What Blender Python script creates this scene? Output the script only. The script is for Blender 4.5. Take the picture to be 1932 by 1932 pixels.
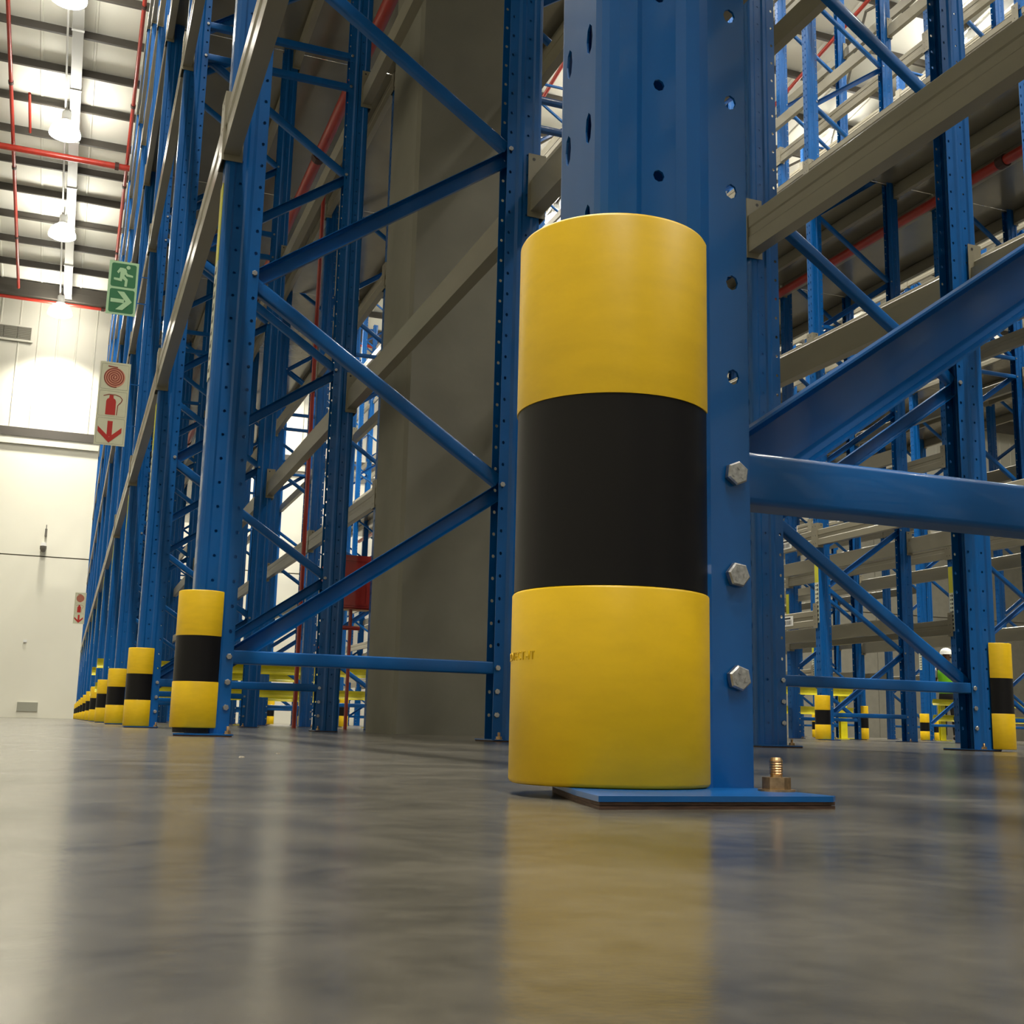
import bpy, math, random
import numpy as np
from mathutils import Matrix, Vector
random.seed(7)
for o in list(bpy.data.objects): bpy.data.objects.remove(o)
S = bpy.context.scene
COL = S.collection
PI = math.pi
# ------------------------------------------------------------------ camera
# world: X = across the aisles, Y = along the aisles, Z = up.  The camera lies almost on the floor.
PITCH, ROLL, YAW, CAMH = 0.18245, 0.02393, 0.35849, 0.0456
cd = bpy.data.cameras.new('camera'); cam = bpy.data.objects.new('camera', cd); COL.objects.link(cam)
cd.sensor_width = 36; cd.lens = 2205.0 / 1932 * 36; cd.clip_start = 0.02; cd.clip_end = 300
Fv = Vector((math.cos(PITCH) * math.sin(YAW), math.cos(PITCH) * math.cos(YAW), math.sin(PITCH)))
R0 = Vector((math.cos(YAW), -math.sin(YAW), 0)); U0 = R0.cross(Fv)
Rv = R0 * math.cos(ROLL) + U0 * math.sin(ROLL); Uv = -R0 * math.sin(ROLL) + U0 * math.cos(ROLL)
cam.matrix_world = Matrix(((Rv.x, Uv.x, -Fv.x, 0), (Rv.y, Uv.y, -Fv.y, 0), (Rv.z, Uv.z, -Fv.z, CAMH), (0, 0, 0, 1)))
cd.dof.use_dof = False
S.camera = cam
# ------------------------------------------------------------------ world, exposure
w = bpy.data.worlds.new('world'); S.world = w; w.use_nodes = True
w.node_tree.nodes['Background'].inputs[0].default_value = (0.02, 0.022, 0.025, 1)
S.view_settings.view_transform = 'Standard'; S.view_settings.look = 'None'
S.view_settings.gamma = 1; S.view_settings.use_curve_mapping = False
S.view_settings.exposure = -0.15
S.cycles.use_denoising = True
S.cycles.max_bounces = 6; S.cycles.diffuse_bounces = 2; S.cycles.glossy_bounces = 4
S.cycles.sample_clamp_indirect = 8
S.cycles.use_light_tree = True
LAMP_W = 400.0      # watts of each high-bay lamp
LENS_E = 50.0       # its glowing lens
# ------------------------------------------------------------------ numbers of the place
A0, PITCHY = 0.768, 2.825
def FY(n): return A0 + PITCHY * n                 # frames stand at FY(0), FY(1) ...
HTOP = 11.45
POSTD = 0.126                                     # depth of a post
ROWS = {                                          # row: (front face x, rear face x)
    'A': (0.335, 1.409), 'B': (2.255, 3.329), 'C': (6.55, 7.62), 'D': (8.126, 9.20),
    'E': (12.44, 13.514), 'F': (14.02, 15.094)}
LV = [1.81, 3.70, 5.53, 7.36, 9.10, 10.70]
WALLY = 36.0
TAN9 = math.tan(math.radians(9))
def roofz(y): return 12.24 + (WALLY - y) * TAN9
AISLES = [-1.05, 4.94, 10.82, 16.7, 22.6, 28.5]
# ------------------------------------------------------------------ helpers
class MB:
    def __init__(s): s.v = []; s.f = []; s.m = []; s.cm = 0; s.sm = False
    def vert(s, p): s.v.append(tuple(p)); return len(s.v) - 1
    def face(s, idx): s.f.append(tuple(idx)); s.m.append(s.cm)
    def poly(s, pts): s.face([s.vert(p) for p in pts])
    def box(s, x0, y0, z0, x1, y1, z1):
        b = len(s.v)
        for z in (z0, z1):
            for x, y in ((x0, y0), (x1, y0), (x1, y1), (x0, y1)): s.v.append((x, y, z))
        for q in ((0, 3, 2, 1), (4, 5, 6, 7), (0, 1, 5, 4), (1, 2, 6, 5), (2, 3, 7, 6), (3, 0, 4, 7)): s.face([b + i for i in q])
        return s
    def prism(s, prof, p0, p1, ux, uy, caps=True):
        """closed profile [(u,v)] swept from p0 to p1; ux, uy are the profile's axes"""
        p0, p1, ux, uy = Vector(p0), Vector(p1), Vector(ux), Vector(uy); n = len(prof); b = len(s.v)
        for p in (p0, p1):
            for u, v in prof: s.v.append(tuple(p + ux * u + uy * v))
        for i in range(n): j = (i + 1) % n; s.face((b + i, b + j, b + n + j, b + n + i))
        if caps: s.face([b + i for i in range(n - 1, -1, -1)]); s.face([b + n + i for i in range(n)])
        return s
    def cyl(s, p0, p1, r, n=12, r1=None, caps=True):
        p0, p1 = Vector(p0), Vector(p1); d = (p1 - p0).normalized()
        a = Vector((0, 0, 1)) if abs(d.z) < .9 else Vector((1, 0, 0))
        ux = d.cross(a).normalized(); uy = d.cross(ux); b = len(s.v); r1 = r if r1 is None else r1
        for p, rr in ((p0, r), (p1, r1)):
            for i in range(n): t = 2 * PI * i / n; s.v.append(tuple(p + ux * rr * math.cos(t) + uy * rr * math.sin(t)))
        for i in range(n): j = (i + 1) % n; s.face((b + i, b + j, b + n + j, b + n + i))
        if caps: s.face([b + i for i in range(n - 1, -1, -1)]); s.face([b + n + i for i in range(n)])
        return s
    def path(s, pts, r, n=10):
        for a, b in zip(pts, pts[1:]): s.cyl(a, b, r, n)
        return s
    def lathe(s, prof, n=24, c=(0, 0, 0)):
        """prof [(r,z)]"""
        b = len(s.v); m = len(prof)
        for i in range(n):
            t = 2 * PI * i / n
            for r, z in prof: s.v.append((c[0] + r * math.cos(t), c[1] + r * math.sin(t), c[2] + z))
        for i in range(n):
            j = (i + 1) % n
            for k in range(m - 1): s.face((b + i * m + k, b + j * m + k, b + j * m + k + 1, b + i * m + k + 1))
        return s
    def mesh(s, name, mats, smooth=None, fix=False):
        me = bpy.data.meshes.new(name); me.from_pydata(s.v, [], s.f)
        for m in (mats if isinstance(mats, (list, tuple)) else [mats]): me.materials.append(m)
        if any(s.m): me.polygons.foreach_set('material_index', s.m)
        me.update()
        if fix:
            import bmesh
            bm = bmesh.new(); bm.from_mesh(me); bmesh.ops.recalc_face_normals(bm, faces=bm.faces); bm.to_mesh(me); bm.free()
        if smooth is not None:
            me.polygons.foreach_set('use_smooth', [True] * len(me.polygons))
            me.set_sharp_from_angle(angle=math.radians(smooth))
        return me
def obj(name, me, parent=None, loc=(0, 0, 0), rz=0, kind=None, label=None, cat=None, group=None):
    o = bpy.data.objects.new(name, me); COL.objects.link(o)
    o.location = loc; o.rotation_euler = (0, 0, rz)
    if parent is not None: o.parent = parent
    if kind: o['kind'] = kind
    if label: o['label'] = label
    if cat: o['category'] = cat
    if group: o['group'] = group
    return o
def thing(name, label, cat, loc=(0, 0, 0), rz=0, group=None):
    o = obj(name, None, None, loc, rz, None, label, cat, group); o.empty_display_size = .1; return o
ORD = ['first', 'second', 'third', 'fourth', 'fifth', 'sixth', 'seventh', 'eighth', 'ninth', 'tenth', 'eleventh', 'twelfth', 'thirteenth', 'fourteenth', 'fifteenth']
# ------------------------------------------------------------------ materials
def mat(name, col, rough=.5, metal=0, coat=0, bump=None, noise=None, emis=None, spec=.5, coatr=.1):
    m = bpy.data.materials.new(name); m.use_nodes = True; nt = m.node_tree; b = nt.nodes['Principled BSDF']
    b.inputs['Base Color'].default_value = (*col, 1); b.inputs['Roughness'].default_value = rough
    b.inputs['Metallic'].default_value = metal; b.inputs['Coat Weight'].default_value = coat; b.inputs['Coat Roughness'].default_value = coatr
    b.inputs['Specular IOR Level'].default_value = spec
    tc = nt.nodes.new('ShaderNodeTexCoord')
    if noise:   # (scale, amount, detail, stretch)
        n = nt.nodes.new('ShaderNodeTexNoise'); n.inputs['Scale'].default_value = noise[0]; n.inputs['Detail'].default_value = noise[2]
        mp = nt.nodes.new('ShaderNodeMapping'); mp.inputs['Scale'].default_value = noise[3]
        nt.links.new(tc.outputs['Object'], mp.inputs[0]); nt.links.new(mp.outputs[0], n.inputs['Vector'])
        r = nt.nodes.new('ShaderNodeMapRange'); r.inputs[1].default_value = .3; r.inputs[2].default_value = .7
        r.inputs[3].default_value = 1 - noise[1]; r.inputs[4].default_value = 1 + noise[1]
        nt.links.new(n.outputs[0], r.inputs[0])
        mx = nt.nodes.new('ShaderNodeVectorMath'); mx.operation = 'SCALE'; mx.inputs[0].default_value = col
        nt.links.new(r.outputs[0], mx.inputs['Scale']); nt.links.new(mx.outputs[0], b.inputs['Base Color'])
    if bump:    # (scale, strength, distance, stretch)
        n = nt.nodes.new('ShaderNodeTexNoise'); n.inputs['Scale'].default_value = bump[0]; n.inputs['Detail'].default_value = 3
        mp = nt.nodes.new('ShaderNodeMapping'); mp.inputs['Scale'].default_value = bump[3] if len(bump) > 3 else (1, 1, 1)
        nt.links.new(tc.outputs['Object'], mp.inputs[0]); nt.links.new(mp.outputs[0], n.inputs['Vector'])
        bp = nt.nodes.new('ShaderNodeBump'); bp.inputs['Strength'].default_value = bump[1]; bp.inputs['Distance'].default_value = bump[2]
        nt.links.new(n.outputs[0], bp.inputs['Height']); nt.links.new(bp.outputs[0], b.inputs['Normal'])
    if emis: b.inputs['Emission Color'].default_value = (*emis[0], 1); b.inputs['Emission Strength'].default_value = emis[1]
    return m
M = {}
M['blue'] = mat('blue_paint', (.0, .092, .33), .36, coat=.24, coatr=.06, spec=.28, bump=(9, .25, .004, (1, 1, .35)), noise=(14, .08, 3, (1, 1, .3)))
M['dblue'] = M['blue']
M['yellow'] = mat('yellow_plastic', (.72, .46, .004), .42, noise=(25, .05, 4, (1, 1, 3)), bump=(260, .12, .0005), spec=.4)
M['black'] = mat('black_tape', (.0055, .005, .006), .42, bump=(200, .1, .0004), spec=.22)
M['rubber'] = mat('black_rubber', (.008, .007, .007), .8)
M['barrier'] = mat('barrier_yellow_paint', (.70, .62, .01), .4, noise=(12, .08, 3, (1, 1, 1)), coat=.3)
M['beam'] = mat('beam_grey_paint', (.23, .21, .15), .42, coat=.35, coatr=.2, noise=(10, .07, 3, (1, .2, 1)))
M['zinc'] = mat('zinc_bolt', (.42, .42, .42), .33, metal=.85, noise=(300, .25, 3, (1, 1, 1)), bump=(400, .3, .0006))
M['brass'] = mat('yellow_passivated_steel', (.42, .28, .15), .35, metal=.9, noise=(200, .3, 3, (1, 1, 1)))
M['shim'] = mat('brown_shim', (.07, .036, .024), .75, noise=(80, .5, 4, (1, 1, 12)))
M['deck'] = mat('galvanised_deck', (.24, .22, .165), .22, metal=.35, bump=(1.3, .35, .02), noise=(2, .12, 3, (1, 1, 1)), coat=.4)
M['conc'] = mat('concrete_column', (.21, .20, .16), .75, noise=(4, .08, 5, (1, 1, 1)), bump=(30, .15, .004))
M['red'] = mat('red_pipe_paint', (.36, .022, .010), .4, coat=.3, noise=(8, .1, 2, (1, 1, 1)))
M['dark'] = mat('dark_clamp', (.05, .02, .015), .6)
M['purlin'] = mat('purlin_dark', (.055, .048, .038), .6)
M['tray'] = mat('cable_tray_galvanised', (.40, .40, .38), .45, metal=.3)
M['white'] = mat('white_plastic', (.7, .7, .68), .4)
M['grey'] = mat('grey_plastic', (.30, .30, .24), .6)
M['ventd'] = mat('vent_slat_grey', (.20, .19, .15), .6)
M['lens'] = mat('lamp_lens', (1, 1, 1), .4, emis=((1, .96, .86), LENS_E))
M['signw'] = mat('photoluminescent_sign', (.58, .58, .42), .45)
M['signg'] = mat('green_sign_ink', (.02, .16, .06), .45)
M['signlg'] = mat('pale_green_sign', (.42, .66, .40), .45)
M['signr'] = mat('red_sign_ink', (.42, .018, .012), .45)
M['signd'] = mat('dark_red_sign_ink', (.24, .035, .02), .45)
M['signp'] = mat('pink_sign_ground', (.62, .28, .18), .45)
M['ink'] = mat('black_ink', (.02, .02, .02), .5)
M['lemon'] = mat('lemon_label', (.62, .60, .04), .45)
M['labelw'] = mat('pale_label', (.62, .64, .50), .45)
M['panelw'] = mat('white_label', (.75, .75, .72), .45)
M['skin'] = mat('brown_skin', (.13, .06, .035), .5)
M['vest'] = mat('lime_vest', (.22, .72, .015), .6)
M['cloth'] = mat('dark_cloth', (.018, .016, .015), .85)
M['shirt'] = mat('grey_shirt', (.45, .45, .45), .8)
M['helmet'] = mat('white_helmet', (.75, .75, .70), .3)
M['chip'] = mat('paint_chip', (.28, .25, .20), .6)
M['rod'] = mat('steel_rod', (.12, .11, .09), .5)
# floor: polished, trowelled concrete
def floor_mat():
    m = bpy.data.materials.new('polished_concrete_floor'); m.use_nodes = True; nt = m.node_tree; N = nt.nodes; L = nt.links; b = N['Principled BSDF']
    tc = N.new('ShaderNodeTexCoord')
    def noise(scale, detail, rough=.55, dist=0):
        n = N.new('ShaderNodeTexNoise'); n.inputs['Scale'].default_value = scale; n.inputs['Detail'].default_value = detail
        n.inputs['Roughness'].default_value = rough; n.inputs['Distortion'].default_value = dist; L.new(tc.outputs['Object'], n.inputs['Vector']); return n
    n1, n2, n3 = noise(.8, 5, .6, .6), noise(9, 6, .65, .3), noise(70, 4)
    cr = N.new('ShaderNodeValToRGB'); cr.color_ramp.elements[0].position = .36; cr.color_ramp.elements[0].color = (.042, .039, .031, 1)
    cr.color_ramp.elements[1].position = .64; cr.color_ramp.elements[1].color = (.150, .136, .106, 1)
    mix = N.new('ShaderNodeMix'); mix.data_type = 'FLOAT'; mix.inputs[0].default_value = .55; L.new(n1.outputs[0], mix.inputs[2]); L.new(n2.outputs[0], mix.inputs[3])
    mix2 = N.new('ShaderNodeMix'); mix2.data_type = 'FLOAT'; mix2.inputs[0].default_value = .18; L.new(mix.outputs[0], mix2.inputs[2]); L.new(n3.outputs[0], mix2.inputs[3])
    L.new(mix2.outputs[0], cr.inputs[0]); L.new(cr.outputs[0], b.inputs['Base Color'])
    mr = N.new('ShaderNodeMapRange'); mr.inputs[1].default_value = .3; mr.inputs[2].default_value = .7; mr.inputs[3].default_value = .17; mr.inputs[4].default_value = .29
    L.new(mix.outputs[0], mr.inputs[0]); L.new(mr.outputs[0], b.inputs['Roughness'])
    bp = N.new('ShaderNodeBump'); bp.inputs['Strength'].default_value = .10; bp.inputs['Distance'].default_value = .01
    mix3 = N.new('ShaderNodeMix'); mix3.data_type = 'FLOAT'; mix3.inputs[0].default_value = .4; L.new(n1.outputs[0], mix3.inputs[2]); L.new(n2.outputs[0], mix3.inputs[3])
    L.new(mix3.outputs[0], bp.inputs['Height']); L.new(bp.outputs[0], b.inputs['Normal'])
    b.inputs['Specular IOR Level'].default_value = .42
    return m
M['floor'] = floor_mat()
def wall_mat(name, col, cell=None):
    m = mat(name, col, .7, noise=(.5, .04, 4, (1, 1, 1)), bump=(20, .05, .003)); return m
M['wallw'] = wall_mat('painted_tilt_up_concrete', (.70, .68, .57))
M['clad'] = wall_mat('white_wall_cladding', (.56, .545, .46))
M['roof'] = mat('white_roof_sheet', (.84, .83, .74), .6, noise=(.6, .05, 3, (1, 1, 1)))
M['ledge'] = mat('grey_ledge', (.16, .145, .105), .7)
# ================================================================== SETTING
X0, X1, Y0 = -9.0, 44.0, -16.0
b = MB(); b.box(X0 - .3, Y0 - .3, -.3, X1 + .3, WALLY + .3, 0); obj('floor', b.mesh('floor', M['floor']), kind='structure')
# far wall: tilt-up panels below, cladding above; panels are separate pieces with recessed joints
wf = obj('wall_far', MB().box(X0, WALLY + .03, 0, X1, WALLY + .25, 12.3).mesh('wall_far', M['ledge']), kind='structure')
xs = [X0 + i * 5.3 for i in range(11)]
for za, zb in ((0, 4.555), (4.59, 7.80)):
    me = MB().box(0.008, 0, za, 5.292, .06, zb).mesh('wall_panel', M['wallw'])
    me_dim = me.copy(); me_dim.materials[0] = M['conc']  # greyer copy: weaker light on the right-hand panels put into the colour
    for x in xs[:-1]: obj('panel', me if x < 12 else me_dim, wf, (x, WALLY - .02, 0))
def ribbed(name, x0, x1, y, z0, z1, pitch, depth, m):
    b = MB(); x = x0; pts = []
    while x < x1 - .001:
        e = min(x + pitch, x1); pts += [(x, 0), (max(x, e - .06), 0), (max(x, e - .045), -depth), (max(x, e - .015), -depth)]; x = e
    pts.append((x1, 0))
    for (a, c), (d, f) in zip(pts, pts[1:]): b.poly([(a, y + c, z0), (d, y + f, z0), (d, y + f, z1), (a, y + c, z1)])
    return b.mesh(name, m)
for i, x in enumerate(xs[:-1]): obj('panel', ribbed('cladding', x, x + 5.3, WALLY, 8.24, 12.25, .53, .02, M['clad']), wf)
obj('ledge', MB().box(X0, WALLY - .10, 7.80, X1, WALLY + .02, 8.26).mesh('ledge', M['clad']), wf)
obj('ledge_shadow_strip', MB().box(X0, WALLY - .12, 8.02, X1, WALLY - .095, 8.28).mesh('ledge_shadow_strip', M['purlin']), wf)  # dark strip painted in as the recess shadow on the ledge
obj('wall_left', MB().box(X0 - .2, Y0, 0, X0, WALLY, 20.5).mesh('wall_left', M['wallw']), kind='structure')
obj('wall_right', MB().box(X1, Y0, 0, X1 + .2, WALLY, 20.5).mesh('wall_right', M['wallw']), kind='structure')
obj('wall_back', MB().box(X0, Y0 - .2, 0, X1, Y0, 20.6).mesh('wall_back', M['wallw']), kind='structure')
# roof: sheets lying on the slope with shallow ribs, purlins under them
roof = obj('ceiling', None, kind='structure')
def on_roof(y, drop=0): return (y, roofz(y) - drop)
SW = 1.06
b = MB(); yA, yB = Y0, WALLY
pts = [(0, 0), (SW * .94, 0), (SW * .95, .025), (SW * .99, .025), (SW, 0)]
for (a, c), (d, f) in zip(pts, pts[1:]): b.poly([(a, yA, roofz(yA) - c), (d, yA, roofz(yA) - f), (d, yB, roofz(yB) - f), (a, yB, roofz(yB) - c)])
sheet = b.mesh('roof_sheet', M['roof'])
for i in range(int((X1 - X0) / SW) + 1): obj('roof_sheet', sheet, roof, (X0 + i * SW, 0, 0))
CZ = [(0, 0), (.07, 0), (.07, -.03), (.065, -.03), (.065, -.005), (.005, -.005), (.005, -.195), (-.06, -.195), (-.06, -.17), (-.065, -.17), (-.065, -.2), (0, -.2)]
pl = MB().prism(CZ, (X0, 0, -.03), (X1, 0, -.03), (0, 1, 0), (0, 0, 1)).mesh('purlin', M['purlin'], fix=True)
y = 34.95
while y > Y0:
    obj('purlin', pl, roof, (0, y, roofz(y) )); y -= 1.22
gut = MB().box(X0, -.16, -.42, X1, .16, 0).mesh('eaves_beam', M['purlin']); obj('eaves_beam', gut, roof, (0, 35.05, roofz(35.05) - .02))
# portal rafters (slender, along the slope) between the rack blocks
rf = MB().prism([(-.1, -.5), (.1, -.5), (.1, -.48), (.01, -.48), (.01, -.02), (.1, -.02), (.1, 0), (-.1, 0), (-.1, -.02), (-.01, -.02), (-.01, -.48), (-.1, -.48)],
                (0, Y0, roofz(Y0) - .22), (0, WALLY, roofz(WALLY) - .22), (1, 0, 0), (0, 0, 1)).mesh('rafter', M['purlin'], fix=True)
for x in (1.9, 19.8, 37.5): obj('rafter', rf, roof, (x, 0, 0))
# cross braces under the roof
for x in (8.6, 14.3, 20.4):
    bb = MB()
    for y in range(-6, 34, 8):
        bb.cyl((x, y, roofz(y) - .3), (x + 4, y + 8, roofz(y + 8) - .3), .03, 8); bb.cyl((x + 4, y, roofz(y) - .3), (x, y + 8, roofz(y + 8) - .3), .03, 8)
    obj('roof_bracing', bb.mesh('roof_bracing', M['rod']), roof)
# concrete column in the gap between the two racks of the pair
ch = .02
cp = [(-.3 + ch, -.3), (.3 - ch, -.3), (.3, -.3 + ch), (.3, .3 - ch), (.3 - ch, .3), (-.3 + ch, .3), (-.3, .3 - ch), (-.3, -.3 + ch)]
obj('column', MB().prism(cp, (1.89, 6.21, 0), (1.89, 6.21, roofz(6.2)), (1, 0, 0), (0, 1, 0)).mesh('column', M['conc'], fix=True), kind='structure')
# ================================================================== high-bay lamps
hous = MB().lathe([(.0, .56), (.09, .56), (.10, .54), (.10, .36), (.13, .34), (.13, .31), (0, .31)], 20).mesh('lamp_housing', M['tray'], smooth=40)
lens = MB().lathe([(0, -.09), (.14, -.08), (.26, -.04), (.335, .0), (.33, .06), (.29, .17), (.21, .26), (.12, .31), (0, .31)], 20).mesh('lamp_lens', M['lens'], smooth=60)
rod = MB().cyl((0, 0, .56), (0, 0, .80), .012, 8).mesh('lamp_rod', M['tray'])
ld = bpy.data.lights.new('high_bay', 'AREA'); ld.shape = 'DISK'; ld.size = .5; ld.energy = LAMP_W; ld.color = (1, .95, .84); ld.spread = math.radians(115)
LY = [21.9 + 4.27 * k for k in range(-8, 4)]
AN = ['over the open left aisle', 'over the aisle behind the striped guard', 'over the third aisle', 'over the fourth aisle', 'over the fifth aisle', 'over the sixth aisle']
for i, x in enumerate(AISLES):
    ys = LY if i < 4 else LY[::2]
    for k, y in enumerate(sorted(ys, reverse=True)):
        if i >= 4 and False: continue
        where = '%s high-bay lamp from the far wall, %s' % (ORD[k], AN[i])
        t = thing('high_bay_lamp', 'glowing round ' + where, 'lamp', (x, y, roofz(y) - 1.0), group='high-bay lamps under the roof')
        obj('lamp_housing', hous, t); obj('lens', lens, t); obj('hanger_rod', rod, t)
        l = bpy.data.objects.new('high_bay_light', ld if i < 4 else ld); COL.objects.link(l); l.parent = t; l.location = (0, 0, -.12)
        if k == 0: pass
# cable trays under the roof carrying the lamps
for i, x in enumerate(AISLES[:4]):
    t = thing('cable_tray', 'grey cable tray running along the roof ' + AN[i], 'cable tray', (x + .16, 0, 0))
    ya, yb = Y0 + .5, WALLY - .6
    b = MB().prism([(-.11, -.06), (.11, -.06), (.11, 0), (.105, 0), (.105, -.055), (-.105, -.055), (-.105, 0), (-.11, 0)], (0, ya, roofz(ya) - .34), (0, yb, roofz(yb) - .34), (1, 0, 0), (0, 0, 1))
    obj('tray', b.mesh('tray', M['tray'], fix=True), t)
    h = MB()
    y = ya + 1
    while y < yb:
        h.box(-.125, y - .02, roofz(y) - .42, .125, y + .02, roofz(y) - .33); h.cyl((-.118, y, roofz(y) - .34), (-.118, y, roofz(y) - .2), .008, 6); y += 1.9
    o = obj('tray_hanger', h.mesh('tray_hanger', M['tray']), t)
    obj('cable', MB().cyl((-.2, ya, roofz(ya) - .36), (-.2, yb, roofz(yb) - .36), .022, 8).mesh('cable', M['white']), t)
# red sprinkler pipes
def pipe(label, p0, p1, r, joints=3.2, name='sprinkler_pipe', heads=True):
    p0, p1 = Vector(p0), Vector(p1); o = obj(name, MB().cyl(p0, p1, r, 12).mesh('sprinkler_pipe', M['red'], smooth=40), label=label, cat='pipe')
    d = (p1 - p0); n = int(d.length / joints); d.normalize(); b = MB()
    for k in range(1, n + 1):
        c = p0 + d * (k * joints - joints / 2); b.cyl(c - d * .045, c + d * .045, r * 1.28, 12)
    if n: obj('coupling', b.mesh('coupling', M['dark']), o, kind='stuff')
    return o
for x, t in ((-2.2, 'red sprinkler pipe along the roof, left of the lamp row'), (.32, 'red sprinkler pipe along the roof just beside the rack tops'),
             (4.0, 'red sprinkler pipe along the roof over the second aisle'), (8.9, 'red sprinkler pipe along the roof over the second rack pair'), (14.05, 'red sprinkler pipe along the roof over the third rack pair'), (18.4, 'red sprinkler pipe along the roof over the fourth aisle')):
    pipe(t, (x, 5 if x < 1 else 0, roofz(5 if x < 1 else 0) - .42), (x, 34.6, roofz(34.6) - .42), .042)
pipe('thick red sprinkler main crossing the roof between the lamps', (X0 + .1, 27.7, roofz(27.7) - .56), (20, 27.7, roofz(27.7) - .56), .075, 6)
pipe('thin red pipe crossing the top of the far wall', (X0 + .1, 35.0, roofz(35.0) - .53), (20, 35.0, roofz(35.0) - .53), .05, 6)
pipe('short red dropper pipe hanging beside the left sprinkler pipe', (-1.83, 25.8, roofz(25.8) - .42), (-1.83, 27.2, roofz(27.2) - .42), .03)
pipe('red in-rack sprinkler pipe in the gap behind the grey column', (1.75, 3.9, 5.12), (1.75, 34, 5.12), .05, 4)
pipe('red in-rack sprinkler pipe in the gap of the second rack pair', (7.87, 2.0, 5.42), (7.87, 34, 5.42), .05, 4)
pipe('thin red vertical riser pipe left of the grey column', (1.85, 10.1, 0), (1.85, 10.1, 5.07), .019, 2)
# ================================================================== RACKING
T = .002
PROF = [(.126, .0375), (.093, .0375), (.083, .0425), (.071, .043), (.0645, .038), (.0355, .038), (.029, .043), (.014, .043), (.0065, .0415), (.002, .0375), (0, .031)]
def offset(prof):
    q = []
    n = len(prof)
    for i in range(n):
        a = Vector(prof[max(i - 1, 0)]); c = Vector(prof[min(i + 1, n - 1)]); d = (c - a).normalized(); nr = Vector((-d.y, d.x))
        # inward: towards y=0 / larger x
        if i < 9: nr = nr if nr.y < 0 else -nr
        else: nr = nr if nr.x > 0 else -nr
        q.append((prof[i][0] + nr.x * T, prof[i][1] + nr.y * T))
    return q
half = PROF; inh = offset(PROF)
full_o = half + [(x, -y) for x, y in reversed(half)]; full_i = inh + [(x, -y) for x, y in reversed(inh)]
HP = .0745; HZ0 = .0762
def upright_mesh():
    b = MB(); n = len(full_o); K = int((HTOP - .05) / HP)
    def P(i, z, inner, t=0.0):
        src = full_i if inner else full_o
        a, c = src[i], src[i + 1]; return (a[0] + (c[0] - a[0]) * t, a[1] + (c[1] - a[1]) * t, z)
    holes = {}
    holes[0] = [(.40, .0050, .0058, 0)]                        # flange: oval holes
    holes[4] = [(.5, .0046, .0046, 0)]                         # recessed flat: round holes
    holes[10] = [(.19, .0052, .0125, .5), (.81, .0052, .0125, .5)]   # bearing face: slots in pairs
    holes[n - 2] = [(.60, .0050, .0058, 0)]; holes[n - 6] = [(.5, .0046, .0046, 0)]
    for i in range(n - 1):
        for inner in (False, True):
            if i not in holes:
                q = [P(i, .0, inner, 0), P(i, .0, inner, 1), P(i, HTOP, inner, 1), P(i, HTOP, inner, 0)]
                b.poly(q if inner else q[::-1]); continue
            hs = holes[i]; L = (Vector(full_o[i]) - Vector(full_o[i + 1])).length
            cuts = [0, 1] if len(hs) == 1 else [0, .5, 1]
            off = hs[0][3] * HP
            z0 = HZ0 - HP / 2 + off
            q = [P(i, 0, inner, 0), P(i, 0, inner, 1), P(i, z0, inner, 1), P(i, z0, inner, 0)]; b.poly(q if inner else q[::-1])
            zt = z0
            for k in range(K):
                zb, zt2 = z0 + k * HP, z0 + (k + 1) * HP
                if zt2 > HTOP: break
                zt = zt2; zc = (zb + zt2) / 2
                for h, (t0, t1) in zip(hs, zip(cuts, cuts[1:])):
                    tc, ru, rv, _ = h; ring = []; rect = []
                    tm = tc
                    for e, (rt, rz) in enumerate(((t0, zb), (tm, zb), (t1, zb), (t1, zc), (t1, zt2), (tm, zt2), (t0, zt2), (t0, zc))):
                        a = math.radians(-135 + 45 * e)
                        ring.append(b.vert(P(i, zc + rv * math.sin(a) * 1.04, inner, tc + ru * math.cos(a) * 1.04 / L))); rect.append(b.vert(P(i, rz, inner, rt)))
                    for e in range(8):
                        f = (e + 1) % 8; q = (rect[e], rect[f], ring[f], ring[e]); b.face(q if inner else q[::-1])
                    if not inner: holes.setdefault('r', []).append((i, k, tc, ring))
                    else:
                        ro = holes['r'].pop(0)[3]
                        for e in range(8):
                            f = (e + 1) % 8; b.face((ro[e], ro[f], ring[f], ring[e]))
            q = [P(i, zt, inner, 0), P(i, zt, inner, 1), P(i, HTOP, inner, 1), P(i, HTOP, inner, 0)]; b.poly(q if inner else q[::-1])
    for i in range(n - 1):   # rims top and bottom
        for z in (0, HTOP): b.poly([P(i, z, False, 0), P(i, z, False, 1), P(i, z, True, 1), P(i, z, True, 0)])
    for i, t in ((0, 0), (n - 2, 1)): b.poly([P(i, 0, False, t), P(i, HTOP, False, t), P(i, HTOP, True, t), P(i, 0, True, t)])
    return b.mesh('upright', M['blue'])
UP = upright_mesh()
def cprof(w, d, r=.005, t=.002):
    """C channel profile: web at v=0, flanges to v=d, w high (u)"""
    o = []
    for a in range(4): th = PI + a * PI / 6; o.append((-w / 2 + r + r * math.cos(th), r + r * math.sin(th)))
    for a in range(4): th = 1.5 * PI + a * PI / 6; o.append((w / 2 - r + r * math.cos(th), r + r * math.sin(th)))
    i = [(w / 2 - t, r), (w / 2 - r, t), (-w / 2 + r, t), (-w / 2 + t, r)]
    return [(-w / 2, d)] + o + [(w / 2, d), (w / 2 - t, d)] + i + [(-w / 2 + t, d)]
BF = .113           # bolt line, distance from the bearing face
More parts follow.
